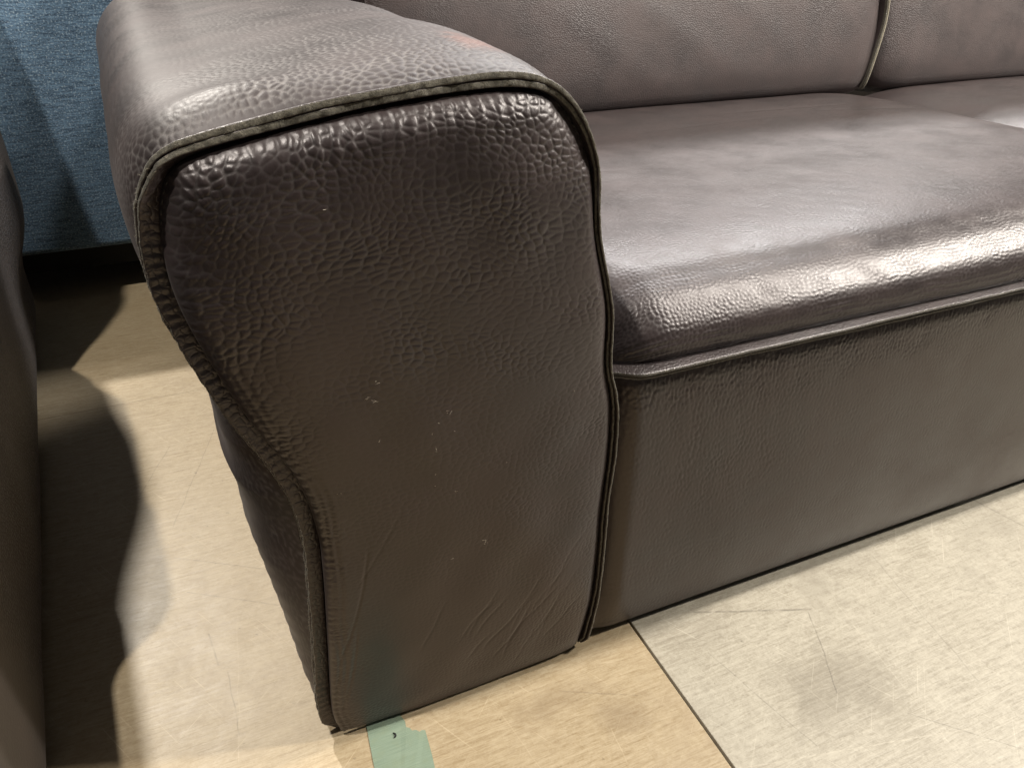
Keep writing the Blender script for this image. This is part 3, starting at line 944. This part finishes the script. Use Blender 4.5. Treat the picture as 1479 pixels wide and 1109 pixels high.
# --- back cushions
def back(x0, x1, seed, label):
    x = x0 + (x1 - x0) * (0.5 - 0.5 * np.cos(np.linspace(0, math.pi, 200)))
    prof = catmull([(.84, .37), (.790, .380), (.765, .398), (.757, .425), (.760, .47), (.775, .55), (.80, .65), (.835, .80), (.87, .89), (.93, .92), (1.05, .92), (1.11, .90), (1.13, .82), (1.13, .40), (1.13, .02)], 320)
    sa = np.r_[0, np.cumsum(np.linalg.norm(np.diff(prof, axis=0), axis=1))]
    tp = np.gradient(prof, axis=0)
    tp /= np.linalg.norm(tp, axis=1)[:, None]
    npf = np.stack([-tp[:, 1], tp[:, 0]], 1)
    X, S = np.meshgrid(x, sa, indexing='ij')
    eL = np.clip((X - x0) / .10, 0, 1)
    eR = np.clip((x1 - X) / .07, 0, 1)
    off = -0.030 * (1 - np.sqrt(1 - (1 - eL)**2)) - 0.028 * (1 - np.sqrt(1 - (1 - eR)**2))
    off = off + 0.0016 * wob(X + .5 * S, S, 8, seed)
    for (cx, cs, L, ang, am) in ((.40, .20, .30, -.55, .0006), (.60, .19, .30, -.5, .0009), (.52, .12, .25, -.4, .0004), (.72, .24, .25, -.6, .0006)):
        a, b = X - x0 - cx, S - cs
        al, ac = a * math.cos(ang) + b * math.sin(ang), -a * math.sin(ang) + b * math.cos(ang)
        off = off + am * np.exp(-(ac / .022)**2 - (al / (L / 2))**2)
    Yp = np.interp(S, sa, prof[:, 0]) + np.interp(S, sa, npf[:, 0]) * off
    Zp = np.interp(S, sa, prof[:, 1]) + np.interp(S, sa, npf[:, 1]) * off
    V = np.stack([X, Yp, Zp], -1).reshape(-1, 3)
    gr = np.stack([(X - x0) * 240, S * 300, 0 * X], -1).reshape(-1, 3)
    ga = np.clip(0.45 * (1 + .4 * wob(X, S, 20, seed + 1)), .1, 1).ravel()
    o = link('back_cushion', mesh('backc', V, gridfaces(len(x), len(sa), flip=True), dict(gr=gr, ga=ga)), M_back, sofa)
    o['label'] = label
    return prof
pf = back(0.008, 1.075, 301, 'smooth leather back cushion beside the armrest')
back(1.072, 2.06, 331, 'farther leather back cushion at the right')
def back_edge():
    q = resample(pf[15:170], 240)
    tp = np.gradient(q, axis=0)
    tp /= np.linalg.norm(tp, axis=1)[:, None]
    npf = np.stack([-tp[:, 1], tp[:, 0]], 1)
    L = 0.030 + 0 * q[:, 0]
    sh = 0.03 * (1 - sstep(0, .10, np.linspace(0, .5, 240)))
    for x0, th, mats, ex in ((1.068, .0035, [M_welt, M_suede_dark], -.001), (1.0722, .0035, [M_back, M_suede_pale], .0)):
        sec = [(0, 0), (.8, 0), (.97, .06), (1, .5), (.97, .94), (.8, 1), (0, 1)]
        rows = [np.stack([x0 + b * th - sh + .0008 * wob(q[:, 1], 0 * q[:, 1], 40, 5), q[:, 0] + npf[:, 0] * ((L + ex) * a - .026), q[:, 1] + npf[:, 1] * ((L + ex) * a - .026)], 1) for a, b in sec]
        V = np.stack(rows, 1).reshape(-1, 3)
        nr = len(sec)
        col = np.tile(np.arange(nr - 1), 239)
        mi = np.where((col >= 1) & (col <= 4), 1, 0)
        gr = np.stack([V[:, 2] * 300, V[:, 1] * 300, 0 * V[:, 0]], 1)
        link('back_seam_edge', mesh('bedge', V, gridfaces(240, nr), dict(gr=gr, ga=np.full(len(V), .3)), midx=mi), mats, sofa)
back_edge()

# ------------------------------------------------------------------ neighbouring leather armchair at the left
chair = empty('leather_armchair', (-0.95, 0.45, 0), 'dark leather armchair standing in shadow at the left edge beside the sofa', 'armchair')
def chair_parts():
    # outer side: profile in (y, z), standing along a slightly turned line
    def xe(y):
        return -0.510 - 0.105 * y
    prof = np.array([(-0.75, .30), (-.30, .30), (0.05, .295), (.125, .305), (.150, .34), (.175, .43), (.200, .495), (.25, .510), (.345, .515), (.365, .475), (.40, .47), (.50, .50), (.62, .47), (.72, .40), (.815, .25),
                     (.826, .72), (.85, .77), (1.09, .80), (1.115, .79), (1.13, .77)])
    y = np.r_[np.linspace(-.75, .05, 60), np.linspace(.055, 1.13, 330)]
    zt = np.interp(y, prof[:, 0], prof[:, 1])
    zt = smooth1(zt, 3)
    t = np.linspace(0, 1, 90)
    Yg, Tg = np.meshgrid(y, t, indexing='ij')
    Zb = 0.018
    Zg = Zb + (zt[:, None] - Zb) * Tg
    # face: slightly crowned, rolled in at the top
    X = xe(Yg) + 0.012 * np.sin(math.pi * np.clip(Zg / .62, 0, 1)) * 0.4 + .0015 * wob(Yg, Zg, 25, 401) - 0.016 * (1 - sstep(0, .035, (zt[:, None] - Zg)))**2
    X = X - 0.010 * (1 - sstep(0, .04, Zg)) + 0.034 * sstep(.10, .24, Zg) * sstep(.86, 1.08, Yg) + 0.026 * sstep(.22, .45, Zg) * sstep(.12, .18, Yg) * sstep(.70, .60, Yg)
    V = np.stack([X, Yg, Zg], -1).reshape(-1, 3)
    gr = np.stack([Yg * 150, Zg * 190, 0 * Yg], -1).reshape(-1, 3)
    sm = sstep(.10, .19, Yg + .25 * Zg)
    ga = (0.08 + 0.75 * sm) * (1 + .3 * wob(Yg, Zg, 20, 402))
    n1, n2 = len(y), len(t)
    F = gridfaces(n1, n2, flip=True).tolist()
    # top return and inner face make it a solid arm
    base = len(V)
    thick = 0.17
    V2 = np.stack([xe(y) - thick, y, zt], 1)
    V3 = np.stack([xe(y) - thick, y, 0 * y + Zb], 1)
    V = np.vstack([V, V2, V3])
    gr = np.vstack([gr, np.stack([y * 150, 0 * y + 60, 0 * y], 1), np.stack([y * 150, 0 * y + 90, 0 * y], 1)])
    gaf = np.r_[np.clip(ga.ravel(), .05, 1.2), np.full(2 * n1, .3)]
    for i in range(n1 - 1):
        a, b = i * n2 + n2 - 1, (i + 1) * n2 + n2 - 1
        F.append((a, base + i, base + i + 1, b)[::-1])
        F.append((base + i, base + n1 + i, base + n1 + i + 1, base + i + 1)[::-1])
    F.append(tuple([i for i in range((n1 - 1) * n2, n1 * n2)] + [base + n1 - 1, base + 2 * n1 - 1]))
    F.append(tuple([i for i in range(0, n2)][::-1] + [base + n1, base]))
    o = link('arm', mesh('chair_arm', V, F, dict(gr=gr, ga=gaf)), M_old, chair)
    s = link('seat', box_mesh('chair_seat', -1.35, -0.70, -0.70, 0.80, 0.05, 0.36), M_old, chair)
    bevel(s, .05, 4)
    b = link('backrest', box_mesh('chair_back', -1.35, -0.79, 0.80, 1.12, 0.05, 0.63), M_old, chair)
    bevel(b, .05, 4)
    for gy in (-.65, 1.0):
        V, F = [], []
        for rr, zz in ((.012, .0005), (.014, .004), (.014, .02), (.008, .022)):
            for i in range(12):
                V.append((-0.70 + rr * math.cos(i * math.pi / 6), gy + rr * math.sin(i * math.pi / 6), zz))
        link('glide_foot', mesh('glide', V, gridfaces(4, 12, closev=True)), M_black, chair)
chair_parts()

# ------------------------------------------------------------------ blue fabric sofa behind
blue = empty('fabric_sofa', (-0.6, 1.6, 0), 'blue slub fabric sofa standing behind the leather armrest', 'sofa')
def blue_parts():
    o = link('body', box_mesh('blue_body', -1.9, 0.55, 1.20, 1.95, 0.106, 0.615), M_denim, blue)
    bevel(o, .015, 3)
    o = link('base_frame', box_mesh('blue_base', -1.8, 0.45, 1.26, 1.90, 0.05, 0.109), M_black, blue)
    for (fx, fy) in ((-1.75, 1.32), (.4, 1.32), (-1.75, 1.84), (.4, 1.84)):
        V = []
        for rr, zz in ((.018, .001), (.024, .055)):
            for i in range(12):
                V.append((fx + rr * math.cos(i * math.pi / 6), fy + rr * math.sin(i * math.pi / 6), zz))
        link('leg', mesh('blue_leg', V, gridfaces(2, 12, closev=True).tolist() + [tuple(range(12))[::-1]]), M_black, blue)
blue_parts()

scn.render.resolution_x = 1024
scn.render.resolution_y = 767
